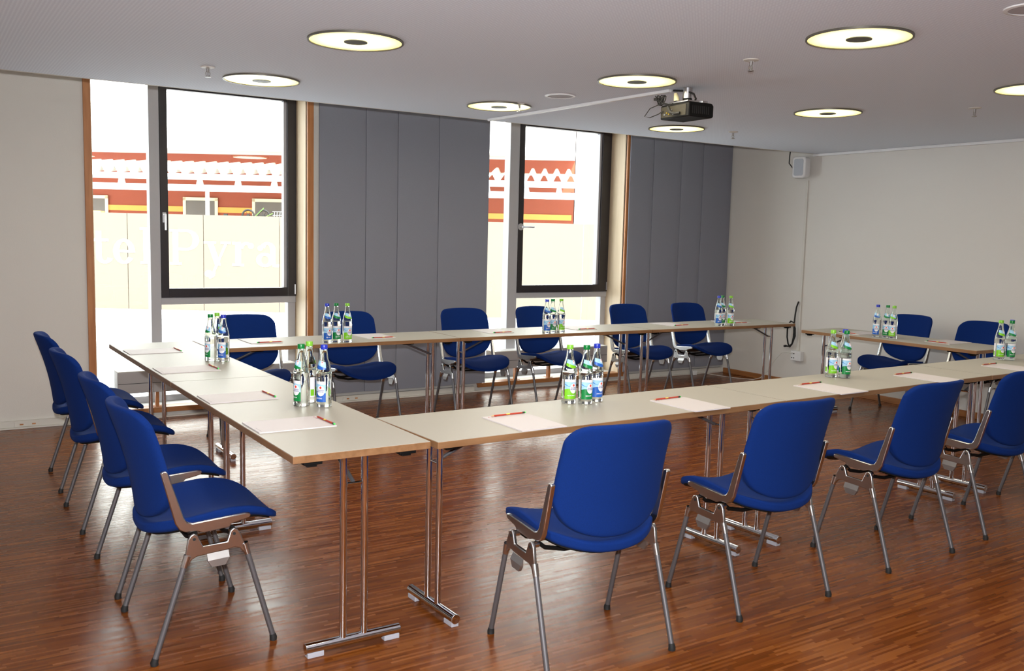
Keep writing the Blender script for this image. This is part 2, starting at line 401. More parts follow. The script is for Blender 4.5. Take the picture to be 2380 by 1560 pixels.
# ceiling loudspeakers
def make_spk():
    r = empty('ceiling_speaker')
    mb = MB(); mb.lathe([(.085, -.001), (.083, -.008), (.098, -.006), (.100, -.001)], 40, closed=True); mb.build('rim', 'whitepl', r)
    mb = MB(); mb.lathe([(.0845, -.0005), (.084, -.005), (.001, -.006)], 40); mb.build('grille', 'spkgrille', r)
    return r
MT['spkgrille'] = plain('pale_grille', (.42, .40, .42), .7, noise=(500, .25))
p = make_spk(); p.location = (3.53, 4.941, ZC); tag(p, 'small unlit white disc loudspeaker in the ceiling left of the projector', 'speaker', 'ceiling loudspeakers')
q = copy_tree(p); q.location = (3.60, 1.985, ZC); tag(q, 'grey disc loudspeaker in the ceiling at the top right edge', 'speaker', 'ceiling loudspeakers')
# sprinklers
def make_spr():
    r = empty('sprinkler')
    mb = MB(); mb.lathe([(.040, -.001), (.037, -.006), (.014, -.010), (.013, -.001)], 24); mb.build('rosette', 'skirt', r)
    mb = MB(); mb.lathe([(.008, -.0105), (.008, -.028), (.0055, -.028), (.0055, -.033)], 12)
    mb.tube([(.008, 0, -.028), (.012, 0, -.036), (.011, 0, -.046), (.003, 0, -.054)], .0022, 6); mb.tube([(-.008, 0, -.028), (-.012, 0, -.036), (-.011, 0, -.046), (-.003, 0, -.054)], .0022, 6)
    mb.tube([(0, 0, -.033), (0, 0, -.052)], .0025, 6); mb.build('frame', 'dullalu', r)
    mb = MB(); mb.lathe([(.004, -.054), (.016, -.055), (.016, -.0575), (.004, -.060)], 16); mb.build('deflector', 'dullalu', r)
    return r
SPR = [(1.435, 5.416, 'small metal sprinkler in the ceiling between the left window and its nearest lights'), (3.552, 3.346, 'small metal sprinkler in the ceiling between the two largest lights and the projector'),
       (5.839, 3.541, 'small metal sprinkler in the ceiling near the right edge of the photo'), (5.732, 5.558, 'small metal sprinkler in the ceiling near the far corner of the room'),
       (3.522, 5.408, 'small metal sprinkler hanging in front of a lit ceiling light')]
p = make_spr()
for i, (x, y, lb) in enumerate(SPR):
    o = p if i == 0 else copy_tree(p)
    o.location = (x, y, ZC); tag(o, lb, 'sprinkler', 'fire sprinklers in the ceiling')

# ------------------------------------------------------------------ projector, its duct and cables
mb = MB(); mb.prism([(-.014, ZC-.0005), (.014, ZC-.0005), (.012, ZC-.018), (-.012, ZC-.018)], -.99, .99, 'y')
o = mb.build('cable_duct', 'whitepl', loc=(3.845, 5.285, 0), rotz=math.atan2(.075, 1.98), bevel=.002)
tag(o, 'long white cable duct along the ceiling ending at the projector', 'cable duct')
pr = tag(empty('projector', (3.925, 4.19, ZC), radians(-3)), 'black projector hanging from a silver ceiling mount', 'projector')
mb = MB(); mb.tube([(0, 0, -.001), (0, 0, -.062)], .030, 24); mb.build('mount_tube', 'silver', pr)
mb = MB(); mb.tube([(0, 0, -.0625), (0, 0, -.082)], .027, 24); mb.build('mount_collar', 'black', pr)
mb = MB(); mb.box((-.07, -.085, -.094), (.07, .085, -.0825)); mb.box((.03, -.10, -.098), (.075, -.06, -.0825)); mb.build('mount_plate', 'silver', pr, smooth=False, bevel=.003)
mb = MB(); mb.prism([(-.095, -.184), (.085, -.184), (.095, -.175), (.095, -.112), (.08, -.0985), (-.085, -.0985), (-.095, -.106)], -.13, .13, 'y')
body = mb.build('body', 'black', pr, bevel=.006)
mb = MB(); mb.box((-.0975, -.105, -.174), (-.0952, .118, -.112)); mb.build('connector_panel', 'connpanel', pr, smooth=False)
mb = MB()
for k in range(6): mb.box((.0952, -.10+k*.012, -.165), (.0965, -.094+k*.012, -.12))
for k in range(9): mb.box((-.07+k*.015, -.1315, -.165), (-.063+k*.015, -.1302, -.12))
mb.build('vent_slots', 'rubber', pr, smooth=False)
for yy, zz, mm in [(.085, -.158, 'silver'), (.065, -.15, 'gold'), (.045, -.158, 'gold'), (.02, -.135, 'silver'), (.005, -.16, 'silver')]:
    mb = MB(); mb.tube([(-.0976, yy, zz), (-.102, yy, zz)], .005, 10); mb.build('socket', mm, pr)
mb = MB(); mb.tube([(.0955, -.045, -.142), (.108, -.045, -.142)], .03, 24); mb.build('lens', 'rubber', pr)
mb = MB(); mb.tube([(-.055, .045, -.03), (-.05, .04, -.06), (-.048, .04, -.075)], [.009, .016, .017], 16); mb.build('cable_sleeve', 'cream', pr)
mb = MB()
mb.tube([(-.05, .07, -.012), (-.02, -.005, -.02), (.005, -.05, -.04), (.01, -.066, -.07), (-.01, -.065, -.098)], .006, 8)
mb.tube([(-.048, .04, -.075), (-.07, .05, -.10), (-.105, .05, -.115), (-.112, .02, -.15), (-.11, -.02, -.160), (-.103, -.06, -.160)], .008, 8)
mb.tube([(-.07, .05, -.10), (-.10, .13, -.09), (-.12, .20, -.11), (-.13, .24, -.155), (-.12, .20, -.165), (-.11, .13, -.15), (-.104, .095, -.135)], .0028, 6)
mb.tube([(-.07, .05, -.10), (-.10, .11, -.085), (-.10, .15, -.06)], .003, 6)
for k in range(5):
    c = (-.09, .115+.006*k, -.066); mb.tube([(c[0]+.018*cos(a/8*2*pi)*(.6+.1*k), c[1]+.012*k*.4+.022*sin(a/8*2*pi), c[2]+.028*cos(a/8*2*pi+k)) for a in range(9)], .0035, 6)
mb.box((-.115, .145, -.066), (-.085, .175, -.05))
mb.build('cables', 'rubber', pr)

# ------------------------------------------------------------------ wall loudspeaker, ducts, sockets, cables
sp = tag(empty('wall_speaker', (7.622, 6.43, 2.245), radians(-80)), 'small white loudspeaker on the right wall under the ceiling corner', 'speaker')
mb = MB(); R_ = []
def rrect(w, h, r, n=5):
    pts = []
    for cx, cy, a0 in ((w-r, h-r, 0), (-w+r, h-r, 90), (-w+r, -h+r, 180), (w-r, -h+r, 270)):
        for k in range(n+1): a = radians(a0+90*k/n); pts.append((cx+r*cos(a), cy+r*sin(a)))
    return pts
mb.prism(rrect(.075, .108, .035), -.05, .05, 'y'); mb.build('cabinet', 'whitepl', sp, bevel=.012, seg=4)
mb = MB(); mb.prism(rrect(.052, .084, .02), -.0535, -.0505, 'y'); mb.build('grille', 'grille', sp, bevel=.001)
mb = MB(); mb.box((.02, .0505, -.05), (.045, .068, .05)); mb.build('bracket', 'whitepl', sp)
mb = MB(); mb.tube([(7.67, 6.62, 2.44), (7.675, 6.63, 2.38), (7.66, 6.62, 2.30), (7.645, 6.56, 2.25), (7.64, 6.50, 2.235)], .0055, 8)
tag(mb.build('speaker_cable', 'rubber'), 'short black cable curving from the ceiling void to the wall loudspeaker', 'cable')
mb = MB(); mb.box((XR-.016, 6.405, .365), (XR-.0005, 6.432, 2.12)); tag(mb.build('vertical_cable_duct', 'skirt', smooth=False, bevel=.002), 'thin vertical cable duct on the right wall below the loudspeaker', 'cable duct')
so = tag(empty('wall_socket', (XR, 6.41, .315)), 'white double wall socket box at the foot of the vertical duct', 'socket')
mb = MB(); mb.box((-.05, -.065, -.05), (-.0005, .065, .0495)); mb.build('box', 'whitepl', so, smooth=False, bevel=.003)
for yy in (.024,):
    for zz in (-.022, .022):
        for q in (-.012, .012):
            mb = MB(); mb.tube([(-.0535, yy+q+.01, zz), (-.0505, yy+q+.01, zz)], .006, 10); mb.build('outlet', 'rubber', so)
# the loop of black cable hung from the wall near the duct
mb = MB()
pts = [(7.70, 6.43, .88), (7.69, 6.46, .82), (7.685, 6.475, .74), (7.68, 6.478, .66), (7.68, 6.475, .56), (7.68, 6.48, .50), (7.68, 6.51, .43), (7.68, 6.56, .40), (7.68, 6.61, .43), (7.68, 6.645, .50), (7.68, 6.65, .58), (7.68, 6.62, .64), (7.68, 6.57, .67), (7.68, 6.50, .66), (7.68, 6.45, .60), (7.68, 6.44, .52), (7.68, 6.50, .44), (7.68, 6.58, .405), (7.68, 6.66, .405)]
pts = [(a, 6.43+(b-6.43)*.5, c) for a, b, c in pts]
mb.tube(pts, .008, 8); mb.tube([pts[-1], (7.68, 6.57, .40)], .012, 10)
tag(mb.build('hanging_cable', 'rubber'), 'thick black cable hanging in a loop on the right wall', 'cable')
mb = MB()
pts = [(7.67, 6.45, .335), (7.66, 6.52, .345), (7.655, 6.58, .33), (7.65, 6.66, .24), (7.645, 6.74, .12), (7.62, 6.82, .03), (7.58, 6.88, .006), (7.50, 7.02, .005), (7.46, 7.16, .005), (7.44, 7.30, .005), (7.36, 7.40, .02), (7.27, 7.43, .03)]
mb.tube(pts, .0038, 8); tag(mb.build('power_cable', 'skirt'), 'thin white power cord running from the wall socket to the floor', 'cable')
mb = MB(); mb.box((7.20, 7.405, 0), (7.262, 7.45, .05)); tag(mb.build('power_adapter', 'whitepl', smooth=False, bevel=.006), 'small white adapter plug on the floor by the corner panels', 'adapter')
def skirt_socket(x, lb):
    s_ = tag(empty('skirting_socket', (x, YW-.037, .03)), lb, 'socket', 'sockets set in the skirting')
    mb = MB(); mb.box((-.085, -.004, -.016), (.085, 0.001, .016)); mb.build('plate', 'skirt', s_, smooth=False, bevel=.001)
    for q in (-.04, .04):
        mb = MB(); mb.box((q-.012, -.0052, -.005), (q+.012, -.0041, .005)); mb.build('outlet', 'casing', s_, smooth=False)
skirt_socket(.665, 'double socket in the white skirting left of the left window'); skirt_socket(3.20, 'double socket in the white skirting below the grey panels')

# ------------------------------------------------------------------ chairs (local +X is where the sitter looks, +Y the sitter's left)
def surf(fn_top, fn_bot, ns, nt_):
    vs = []; fs = []
    for lay in (fn_top, fn_bot):
        for j in range(nt_+1):
            for i in range(ns+1): vs.append(lay(-1+2*i/ns, j/nt_))
    W_ = ns+1; A = W_*(nt_+1)
    for j in range(nt_):
        for i in range(ns):
            a = j*W_+i; fs.append((a, a+1, a+1+W_, a+W_)); fs.append((A+a, A+a+W_, A+a+1+W_, A+a+1))
    for i in range(ns): fs.append((i+1, i, A+i, A+i+1)); b = nt_*W_+i; fs.append((b, b+1, A+b+1, A+b))
    for j in range(nt_): a = j*W_; fs.append((a, a+W_, A+a+W_, A+a)); b = j*W_+ns; fs.append((b+W_, b, A+b, A+b+W_))
    return vs, fs
def sc_(s, k): return max(0., 1-abs(s)**k)
def make_chair():
    r = empty('conference_chair')
    # ease the sampling towards the rims so that the padded edges come out round
    def ez(s): return (1 if s > 0 else -1)*(1-(1-abs(s))**2.2)
    def et(t): return .5+.5*ez(2*t-1)
    def back_pt(s, t, side):
        s, t = ez(s), et(t)
        zb = .456 + .078*abs(s)**2.2 + .060*abs(s)**9; zt = .868 - .008*s*s - .055*abs(s)**10
        z = zb + (zt-zb)*t
        k = (z-.45)/.42
        w = .229 - .014*max(k, 0)
        u = -.212 - .098*k**1.15 if k > 0 else -.212
        u += .068*s*s + .012*sin(pi*min(max(k, 0), 1))
        th = .004 + .0125*sqrt(sc_(s, 22)) * sqrt(sc_(2*t-1, 30))
        return (u + side*th, w*s, z)
    vs, fs = surf(lambda s, t: back_pt(s, t, 1), lambda s, t: back_pt(s, t, -1), 36, 32)
    mb = MB(); mb.add(vs, fs); mb.build('backrest', 'fabric', r, angle=75)
    def seat_pt(s, t, side):
        s, t = ez(s), et(t)
        u0 = -.232 + .085*abs(s)**3; u1 = .247 - .030*s*s - .045*abs(s)**9
        u = u0 + (u1-u0)*t
        w = .227 - .012*abs(2*t-1)**4
        f = (u+.22)/.46
        q = min(max((f-.12)/.5, 0), 1); z = .425 + .044*s*s*(1-.30*f) + .026*q*q*(3-2*q) - .034*max(f-.70, 0)**1.5*7
        th = .006 + .0135*sqrt(sc_(s, 18)) * sqrt(sc_(2*t-1, 24))
        th *= 1 - .38*max(f-.62, 0)/.38
        if side < 0: th *= 1.2
        return (u, w*s, z + side*th)
    vs, fs = surf(lambda s, t: seat_pt(s, t, 1), lambda s, t: seat_pt(s, t, -1), 34, 34)
    mb = MB(); mb.add(vs, fs); mb.build('seat', 'fabric', r, angle=75)
    def sh_(s, t, d): x_, y_, z_ = seat_pt(s*.70, .2+.6*t, -1); return (x_, y_, z_ - d)
    vs, fs = surf(lambda s, t: sh_(s, t, .0008), lambda s, t: sh_(s, t, .0058), 14, 14)
    mb = MB(); mb.add(vs, fs); mb.build('seat_shell', 'black', r, angle=75)
    # under-seat beams
    mb = MB()
    for u in (-.085, .045): mb.tube([(u, -.235, .432), (u, -.20, .405), (u, -.12, .388), (u, .12, .388), (u, .20, .405), (u, .235, .432)], .008, 10)
    mb.build('under_frame', 'black', r)
    for sg in (1, -1):
        y0 = .2305*sg; y1 = .250*sg
        # L-shaped cast side rail
        mb = MB()
        poly = [(-.197, .655), (-.190, .662), (-.178, .660), (-.172, .650), (-.123, .492), (-.112, .476), (-.095, .470), (.085, .482), (.103, .480), (.106, .470), (.100, .462),
                (.040, .450), (.030, .438), (-.060, .432), (-.080, .440), (-.120, .442), (-.138, .452), (-.152, .475)]
        mb.prism(poly, min(y0, y1), max(y0, y1), 'y'); mb.build('side_rail', 'alu', r, bevel=.0035)
        # H-shaped leg bracket
        y0 = .2505*sg; y1 = .264*sg
        mb = MB()
        poly = [(-.128, .335), (-.114, .418), (-.106, .432), (-.094, .437), (-.082, .430), (-.064, .389), (.018, .393), (.030, .430), (.042, .438), (.054, .433), (.062, .420), (.092, .348), (.078, .343),
                (.062, .362), (.045, .368), (.018, .364), (-.055, .358), (-.085, .356), (-.104, .346), (-.112, .328)]
        mb.prism(poly, min(y0, y1), max(y0, y1), 'y')
        br = mb.build('leg_bracket', 'alu', r, bevel=.003)
        mb = MB()
        for u in (-.094, .042): mb.tube([(u, .2642*sg, .418), (u, .2655*sg, .418)], .0055, 10)
        mb.build('bolt', 'rubber', br)
        mb = MB()
        for u in (-.094, .042): mb.tube([(u, .232*sg, .424), (u, .2505*sg, .424)], .011, 12)
        mb.build('pivot', 'alu', br)
        # ganging hook
        mb = MB(); ya, yb = .2645*sg, .276*sg
        pts = [(-.052, ya, .362), (.022, ya, .366), (.022, yb, .340), (-.052, yb, .338), (.010, yb, .318), (-.038, yb, .316)]
        mb.add([(-.052, ya, .360), (.022, ya, .364), (.022, yb, .342), (-.052, yb, .338), (.008, yb*1.0, .316), (-.038, yb, .314),
                (-.052, ya, .354), (.022, ya, .358), (.022, ya, .338), (-.052, ya, .334), (.008, ya, .316), (-.038, ya, .314)],
               [(0, 1, 2, 3), (3, 2, 4, 5), (6, 9, 8, 7), (9, 11, 10, 8), (0, 6, 7, 1), (1, 7, 8, 2), (2, 8, 10, 4), (4, 10, 11, 5), (5, 11, 9, 3), (3, 9, 6, 0)])
        mb.build('ganging_hook', 'dullalu', r, smooth=False)
        for nm, (ua, za), (ub, zb) in (('leg', (-.119, .352), (-.229, .014)), ('leg', (.083, .366), (.180, .014))):
            yA, yB = .257*sg, .262*sg
            mb = MB(); mb.tube([(ua, yA, za), (ub, yB, zb)], .0098, 14)
            lg = mb.build(nm, 'leg', r)
            d = Vector((ub-ua, yB-yA, zb-za)).normalized()
            mb = MB(); a = Vector((ua, yA, za)); e_ = Vector((ub, yB, zb))
            mb.tube([a - d*.012, a + d*.03], [.0125, .0112], 14); mb.build('sleeve', 'alu', lg)
            mb = MB(); mb.tube([e_ - d*.010, e_ + d*.004, Vector((ub, yB, .0))], [.0108, .0132, .0132], 14); mb.build('foot_cap', 'rubber', lg)
    return r
CH = [ # x, y, yaw, label, group key
 (.868, 3.418, 0.0, 'blue conference chair at the left table, nearest to the camera', 'L'),
 (.872, 4.085, -.5, 'blue conference chair at the left table, second from its near end', 'L'),
 (.868, 5.002, .5, 'blue conference chair at the left table, third from its near end', 'L'),
 (.880, 5.812, -1., 'blue conference chair at the left table, farthest, by the white wall', 'L'),
 (2.010, 2.612, 86, 'blue conference chair seen from behind at the front row, first from the left', 'F'),
 (2.926, 2.650, 89.5, 'blue conference chair seen from behind at the front row, second from the left', 'F'),
 (3.917, 2.705, 92, 'blue conference chair seen from behind at the front row, third from the left', 'F'),
 (4.783, 2.755, 92, 'blue conference chair seen from behind at the front row, fourth from the left', 'F'),
 (5.705, 2.790, 91, 'blue conference chair cut off by the right edge, at the front row', 'F'),
 (1.985, 6.380, -92, 'blue conference chair standing before the left window behind the far table row', 'W'),
 (2.818, 6.440, -88, 'blue conference chair before the grey panels, just right of the left window', 'W'),
 (3.851, 6.470, -92, 'blue conference chair before the grey panels, beside the right window', 'W'),
 (4.605, 6.480, -86, 'blue conference chair directly before the right window, with bottles before its back', 'W'),
 (5.641, 6.480, -89, 'blue conference chair before the right window casing', 'W'),
 (6.398, 6.470, -88, 'blue conference chair at the far row nearest the room corner', 'W'),
 (7.225, 4.980, 177.7, 'blue conference chair along the right wall, the more distant of the two', 'R'),
 (7.225, 4.290, 181, 'blue conference chair along the right wall, its seat hidden behind the tables', 'R'),
]
GR = {'L': 'chairs along the left table row', 'F': 'chairs along the front table row', 'W': 'chairs along the window side', 'R': 'chairs along the right wall'}
ch0 = make_chair()
for i, (x, y, a, lb, g) in enumerate(CH):
    o = ch0 if i == 0 else copy_tree(ch0)
    o.location = (x, y, 0); o.rotation_euler.z = radians(a); tag(o, lb, 'chair', GR[g])

# ------------------------------------------------------------------ folding tables (local X along the length)
TH = .74
def make_table(name, x, y, yaw, length, wid, feet, edge='beech'):
    """x,y = centre; feet = the two foot stations along local x"""
    r = empty(name, (x, y, 0), radians(yaw))
    L_, W_ = length/2, wid/2
    mb = MB(); mb.box((-L_, -W_, TH-.026), (L_, W_, TH-.0015), 1); top = mb.build('edge_band', [edge, edge], None, smooth=False, bevel=.0015)
    mb = MB(); mb.box((-L_+.0015, -W_+.0015, TH-.0014), (L_-.0015, W_-.0015, TH)); t = mb.build('tabletop', 'laminate', r, smooth=False)
    top.parent = t
    for k, fx in enumerate(feet):
        sg = 1 if fx < 0 else -1          # towards the middle
        mb = MB(); mb.tube([(fx, -.18, .0315), (fx, .18, .0315)], .0190, 22)
        fb = mb.build('foot_bar', 'chrome', r, bevel=.0015)
        for q in (-.145, .145):
            mb = MB(); mb.box((fx-.0155, q-.030, 0), (fx+.0155, q+.030, .0185)); mb.build('glide', 'pad', fb, smooth=False, bevel=.002)
        for q in (-.04, .04):
            mb = MB(); mb.tube([(fx, q, .040), (fx, q, TH-.040)], .0128, 18); mb.build('leg', 'chrome', r)
        mb = MB(); mb.tube([(fx, -.0265, .600), (fx, .0265, .600)], .0055, 10); mb.build('crossbar', 'chrome', r)
        mb = MB(); mb.tube([(fx+sg*.008, 0, .602), (fx+sg*.235, 0, .700)], .0075, 8); mb.build('brace', 'leg', r)
        mb = MB(); mb.box((fx-.018, -.075, TH-.0395), (fx+.018, .075, TH-.0265)); mb.build('hinge_plate', 'black', r, smooth=False, bevel=.003)
        mb = MB(); mb.box((fx+sg*.20-.045, -.05, TH-.058), (fx+sg*.20+.045, .05, TH-.0265)); mb.build('brace_block', 'black', r, smooth=False, bevel=.008)
        for q in (-.175, .175):
            mb = MB(); mb.box((fx-sg*.045-.022, q-.032, TH-.042), (fx-sg*.045+.022, q+.032, TH-.0265)); mb.box((fx-sg*.045-.014, q-.016, TH-.050), (fx-sg*.045+.014, q+.020, TH-.0425))
            mb.build('stacking_buffer', 'black', r, smooth=False, bevel=.002)
    return r
def tb(x0, x1, yn0, yn1, wid, f0, f1, label, group):
    """table whose near long edge runs (x0,yn0)-(x1,yn1); feet stations in world x"""
    L_ = math.hypot(x1-x0, yn1-yn0); a = math.atan2(yn1-yn0, x1-x0)
    cx = (x0+x1)/2 - sin(a)*wid/2; cy = (yn0+yn1)/2 + cos(a)*wid/2
    t = make_table('folding_table', cx, cy, math.degrees(a), L_-.003, wid, ((f0-cx), (f1-cx)))
    return tag(t, label, 'table', group)
GT = 'folding tables set out in a square'
tb(1.543, 3.412, 2.846, 2.893, .500, 1.668, 3.215, 'front folding table, first from the left, with three bottles and two pads', GT)
tb(3.415, 5.240, 2.893, 2.950, .495, 3.500, 5.050, 'front folding table, middle one of the front row', GT)
tb(5.243, 7.070, 2.948, 3.000, .490, 5.385, 6.930, 'front folding table, cut off by the right edge of the photo', GT)
tb(1.535, 3.300, 5.757, 5.763, .495, 1.68, 3.185, 'far folding table before the left window', GT)
tb(3.303, 5.110, 5.768, 5.748, .505, 3.45, 5.017, 'far folding table standing before the right window', GT)
tb(5.113, 6.835, 5.748, 5.728, .505, 5.250, 6.765, 'far folding table ending near the room corner', GT)
def tby(y0, y1, x0, wid, f0, f1, label):
    t = make_table('folding_table', x0+wid/2, (y0+y1)/2, 90, y1-y0-.003, wid, (f0-(y0+y1)/2, f1-(y0+y1)/2))
    return tag(t, label, 'table', GT)
tby(2.868, 4.572, 1.021, .507, 2.958, 4.405, 'left folding table whose free corner points at the camera')
tby(4.574, 6.230, 1.021, .507, 4.672, 6.078, 'left folding table reaching back to the left window')
tby(3.726, 5.295, 6.395, .515, 3.842, 5.225, 'folding table in front of the right wall')

# ------------------------------------------------------------------ writing pads and pencils
def make_pad():
    r = empty('writing_pad')   # local: short edge X .21, long edge Y .297, top of the sheet at +Y
    mb = MB(); mb.box((-.105, -.1485, 0), (.105, .1485, .0042)); mb.build('sheets', 'paper', r, smooth=False)
    mb = MB()
    for k in range(3): mb.add([(-.088+.016*k, .127, .0044), (-.078+.016*k, .127, .0044), (-.081+.016*k, .134, .0044), (-.085+.016*k, .134, .0044)], [(0, 1, 2, 3)])
    mb.build('logo', 'red', r, smooth=False)
    mb = MB(); mb.box((.02, -.136, .0043), (.09, -.1345, .00445)); mb.build('footer_line', 'greyink', r, smooth=False)
    return r
MT['greyink'] = plain('grey_ink', (.35, .33, .35), .6, noise=(20, .02))
MT['ferrule'] = plain('black_end', (.01, .02, .012), .4, noise=(20, .02)); MT['yellow'] = plain('yellow_print', (.8, .65, .1), .4, noise=(20, .02)); MT['rawwood'] = plain('raw_wood', (.6, .38, .2), .6, noise=(20, .02))
def make_pencil():
    r = empty('pencil')        # local +X = green end
    mb = MB(); mb.tube([(-.073, 0, .004), (.070, 0, .004)], .0038, 6); mb.build('barrel', 'pencil', r, smooth=False)
    mb = MB(); mb.tube([(-.088, 0, .004), (-.0731, 0, .004)], [.0006, .0037], 8); mb.build('tip', 'rawwood', r)
    mb = MB(); mb.tube([(.0701, 0, .004), (.082, 0, .004)], .0040, 8); mb.build('dipped_end', 'ferrule', r)
    mb = MB(); mb.tube([(.0821, 0, .004), (.0875, 0, .004)], [.0040, .0030], 8); mb.build('green_tip', 'pencilgreen', r)
    mb = MB(); mb.tube([(-.012, 0, .0041), (.006, 0, .0041)], .00385, 6); mb.build('print_band', 'yellow', r, smooth=False)
    return r
PADS = [ # x, y, yaw of the pad (deg), pencil x, y, yaw, where
 (2.017, 3.008, 0, 2.030, 3.142, 3, 'on the front table before the first chair seen from behind'),
 (2.915, 3.012, 0, 2.905, 3.150, 2, 'on the front table left of the second chair seen from behind'),
 (3.910, 3.033, 1, 3.925, 3.170, 1, 'on the front row between the second and third chair seen from behind'),
 (4.772, 3.050, 1, 4.745, 3.190, 2, 'on the front row behind the third chair seen from behind'),
 (5.705, 3.080, 1, 5.682, 3.222, 2, 'on the front row at the right edge of the photo'),
 (1.182, 3.362, -90, 1.322, 3.350, -88, 'on the left table, nearest to the camera'),
 (1.180, 4.020, -90, 1.318, 4.020, -88, 'on the left table beside the second left chair'),
 (1.186, 4.945, -90, 1.326, 4.955, -88, 'on the left table beside the third left chair'),
 (1.186, 5.755, -90, 1.328, 5.760, -88, 'on the left table, farthest, by the window'),
 (1.932, 6.065, 180, 1.955, 5.925, 179, 'on the far row before the left window'),
 (2.756, 6.068, 180, 2.765, 5.928, 182, 'on the far row beside the bottles before the grey panels'),
 (3.756, 6.075, 180, 3.770, 5.938, 181, 'on the far row at the left edge of the right window'),
 (4.560, 6.070, 180, 4.570, 5.930, 181, 'on the far row just right of the bottles before the right window'),
 (5.568, 6.052, 180, 5.590, 5.915, 181, 'on the far row between the two chairs before the right-hand panels'),
 (6.325, 6.050, 180, 6.315, 5.912, 181, 'on the far row behind the bottles nearest the corner'),
 (6.655, 4.900, 90, 6.515, 4.915, 90, 'on the right table at its far end'),
 (6.742, 4.165, 90, 6.600, 4.165, 92, 'on the right table at its near end'),
]
pd, pc = make_pad(), make_pencil()
for i, (x, y, a, px, py, pa, wh) in enumerate(PADS):
    o = pd if i == 0 else copy_tree(pd)
    o.location = (x, y, TH+.0002); o.rotation_euler.z = radians(a); tag(o, 'white writing pad ' + wh, 'notepad', 'writing pads on the tables')
for i, (x, y, a, px, py, pa, wh) in enumerate(PADS):
    o = pc if i == 0 else copy_tree(pc)
    o.location = (px, py, TH+.0048); o.rotation_euler.z = radians(pa)
    tag(o, 'red pencil ' + wh, 'pencil', 'red pencils on the pads')

# ------------------------------------------------------------------ bottles
PROF = [(.020, .0), (.029, .0008), (.0322, .004), (.0325, .012), (.0313, .020), (.0313, .112), (.0325, .118), (.0327, .130), (.0318, .145), (.0290, .165), (.0240, .184), (.0188, .201), (.0158, .217), (.0142, .232), (.0138, .243)]
def prof_r(z):
    for (r0, z0), (r1, z1) in zip(PROF, PROF[1:]):
        if z0 <= z <= z1: return r0 + (r1-r0)*(z-z0)/(z1-z0)
    return PROF[-1][0]
MT['lblue'] = plain('pale_blue_print', (.35, .62, .85), .35, noise=(60, .15)); MT['lwhite'] = plain('white_print', (.85, .86, .90), .35, noise=(60, .02)); MT['navy'] = plain('navy_print', (.05, .06, .25), .4, noise=(60, .02))
MT['flame'] = plain('red_print', (.80, .05, .03), .35, noise=(60, .05)); MT['water'] = plain('blue_wave_print', (.08, .30, .70), .35, noise=(60, .2))
MT['lime'] = plain('lime_print', (.20, .58, .015), .35, noise=(60, .04)); MT['green'] = plain('green_print', (.0, .21, .045), .35, noise=(60, .04)); MT['blue'] = plain('blue_print', (.015, .11, .48), .35, noise=(60, .04))
MT['caplime'] = plain('lime_cap', (.23, .58, .05), .35, noise=(60, .04)); MT['capgreen'] = plain('green_cap', (.0, .19, .035), .3, noise=(60, .04)); MT['capblue'] = plain('blue_cap', (.02, .04, .48), .3, noise=(60, .04))
def wrapped(mb, pts2, faces, r_off, mi):
    """arc length a (m, at r .0313) and height z wrapped round the bottle"""
    mb.add([((prof_r(z)+r_off)*cos(a/.0313), (prof_r(z)+r_off)*sin(a/.0313), z) for a, z in pts2], faces, mi)
def grid2(a0, a1, zf0, zf1, na, nz):
    pts = [(a0+(a1-a0)*i/na, zf0(i/na)+(zf1(i/na)-zf0(i/na))*j/nz) for j in range(nz+1) for i in range(na+1)]
    fs = [(j*(na+1)+i, j*(na+1)+i+1, (j+1)*(na+1)+i+1, (j+1)*(na+1)+i) for j in range(nz) for i in range(na)]
    return pts, fs
def disc2(ca, cz, ra, rz, n=20, rings=3):
    pts = [(ca, cz)]; fs = []
    for q in range(1, rings+1): pts += [(ca+ra*q/rings*cos(2*pi*k/n), cz+rz*q/rings*sin(2*pi*k/n)) for k in range(n)]
    fs += [(0, 1+k, 1+(k+1) % n) for k in range(n)]
    for q in range(rings-1):
        for k in range(n): a = 1+q*n; fs.append((a+k, a+n+k, a+n+(k+1) % n, a+(k+1) % n))
    return pts, fs
def text_mesh(txt, size):
    cu = bpy.data.curves.new('lettering', 'FONT'); cu.body = txt; cu.size = size; cu.align_x = 'CENTER'; cu.offset = size*.02; cu.resolution_u = 2
    o = bpy.data.objects.new('lettering', cu); me = o.to_mesh()
    vs = [tuple(v.co) for v in me.vertices]; fs = [tuple(p.vertices) for p in me.polygons]
    o.to_mesh_clear(); bpy.data.objects.remove(o); bpy.data.curves.remove(cu)
    return vs, fs
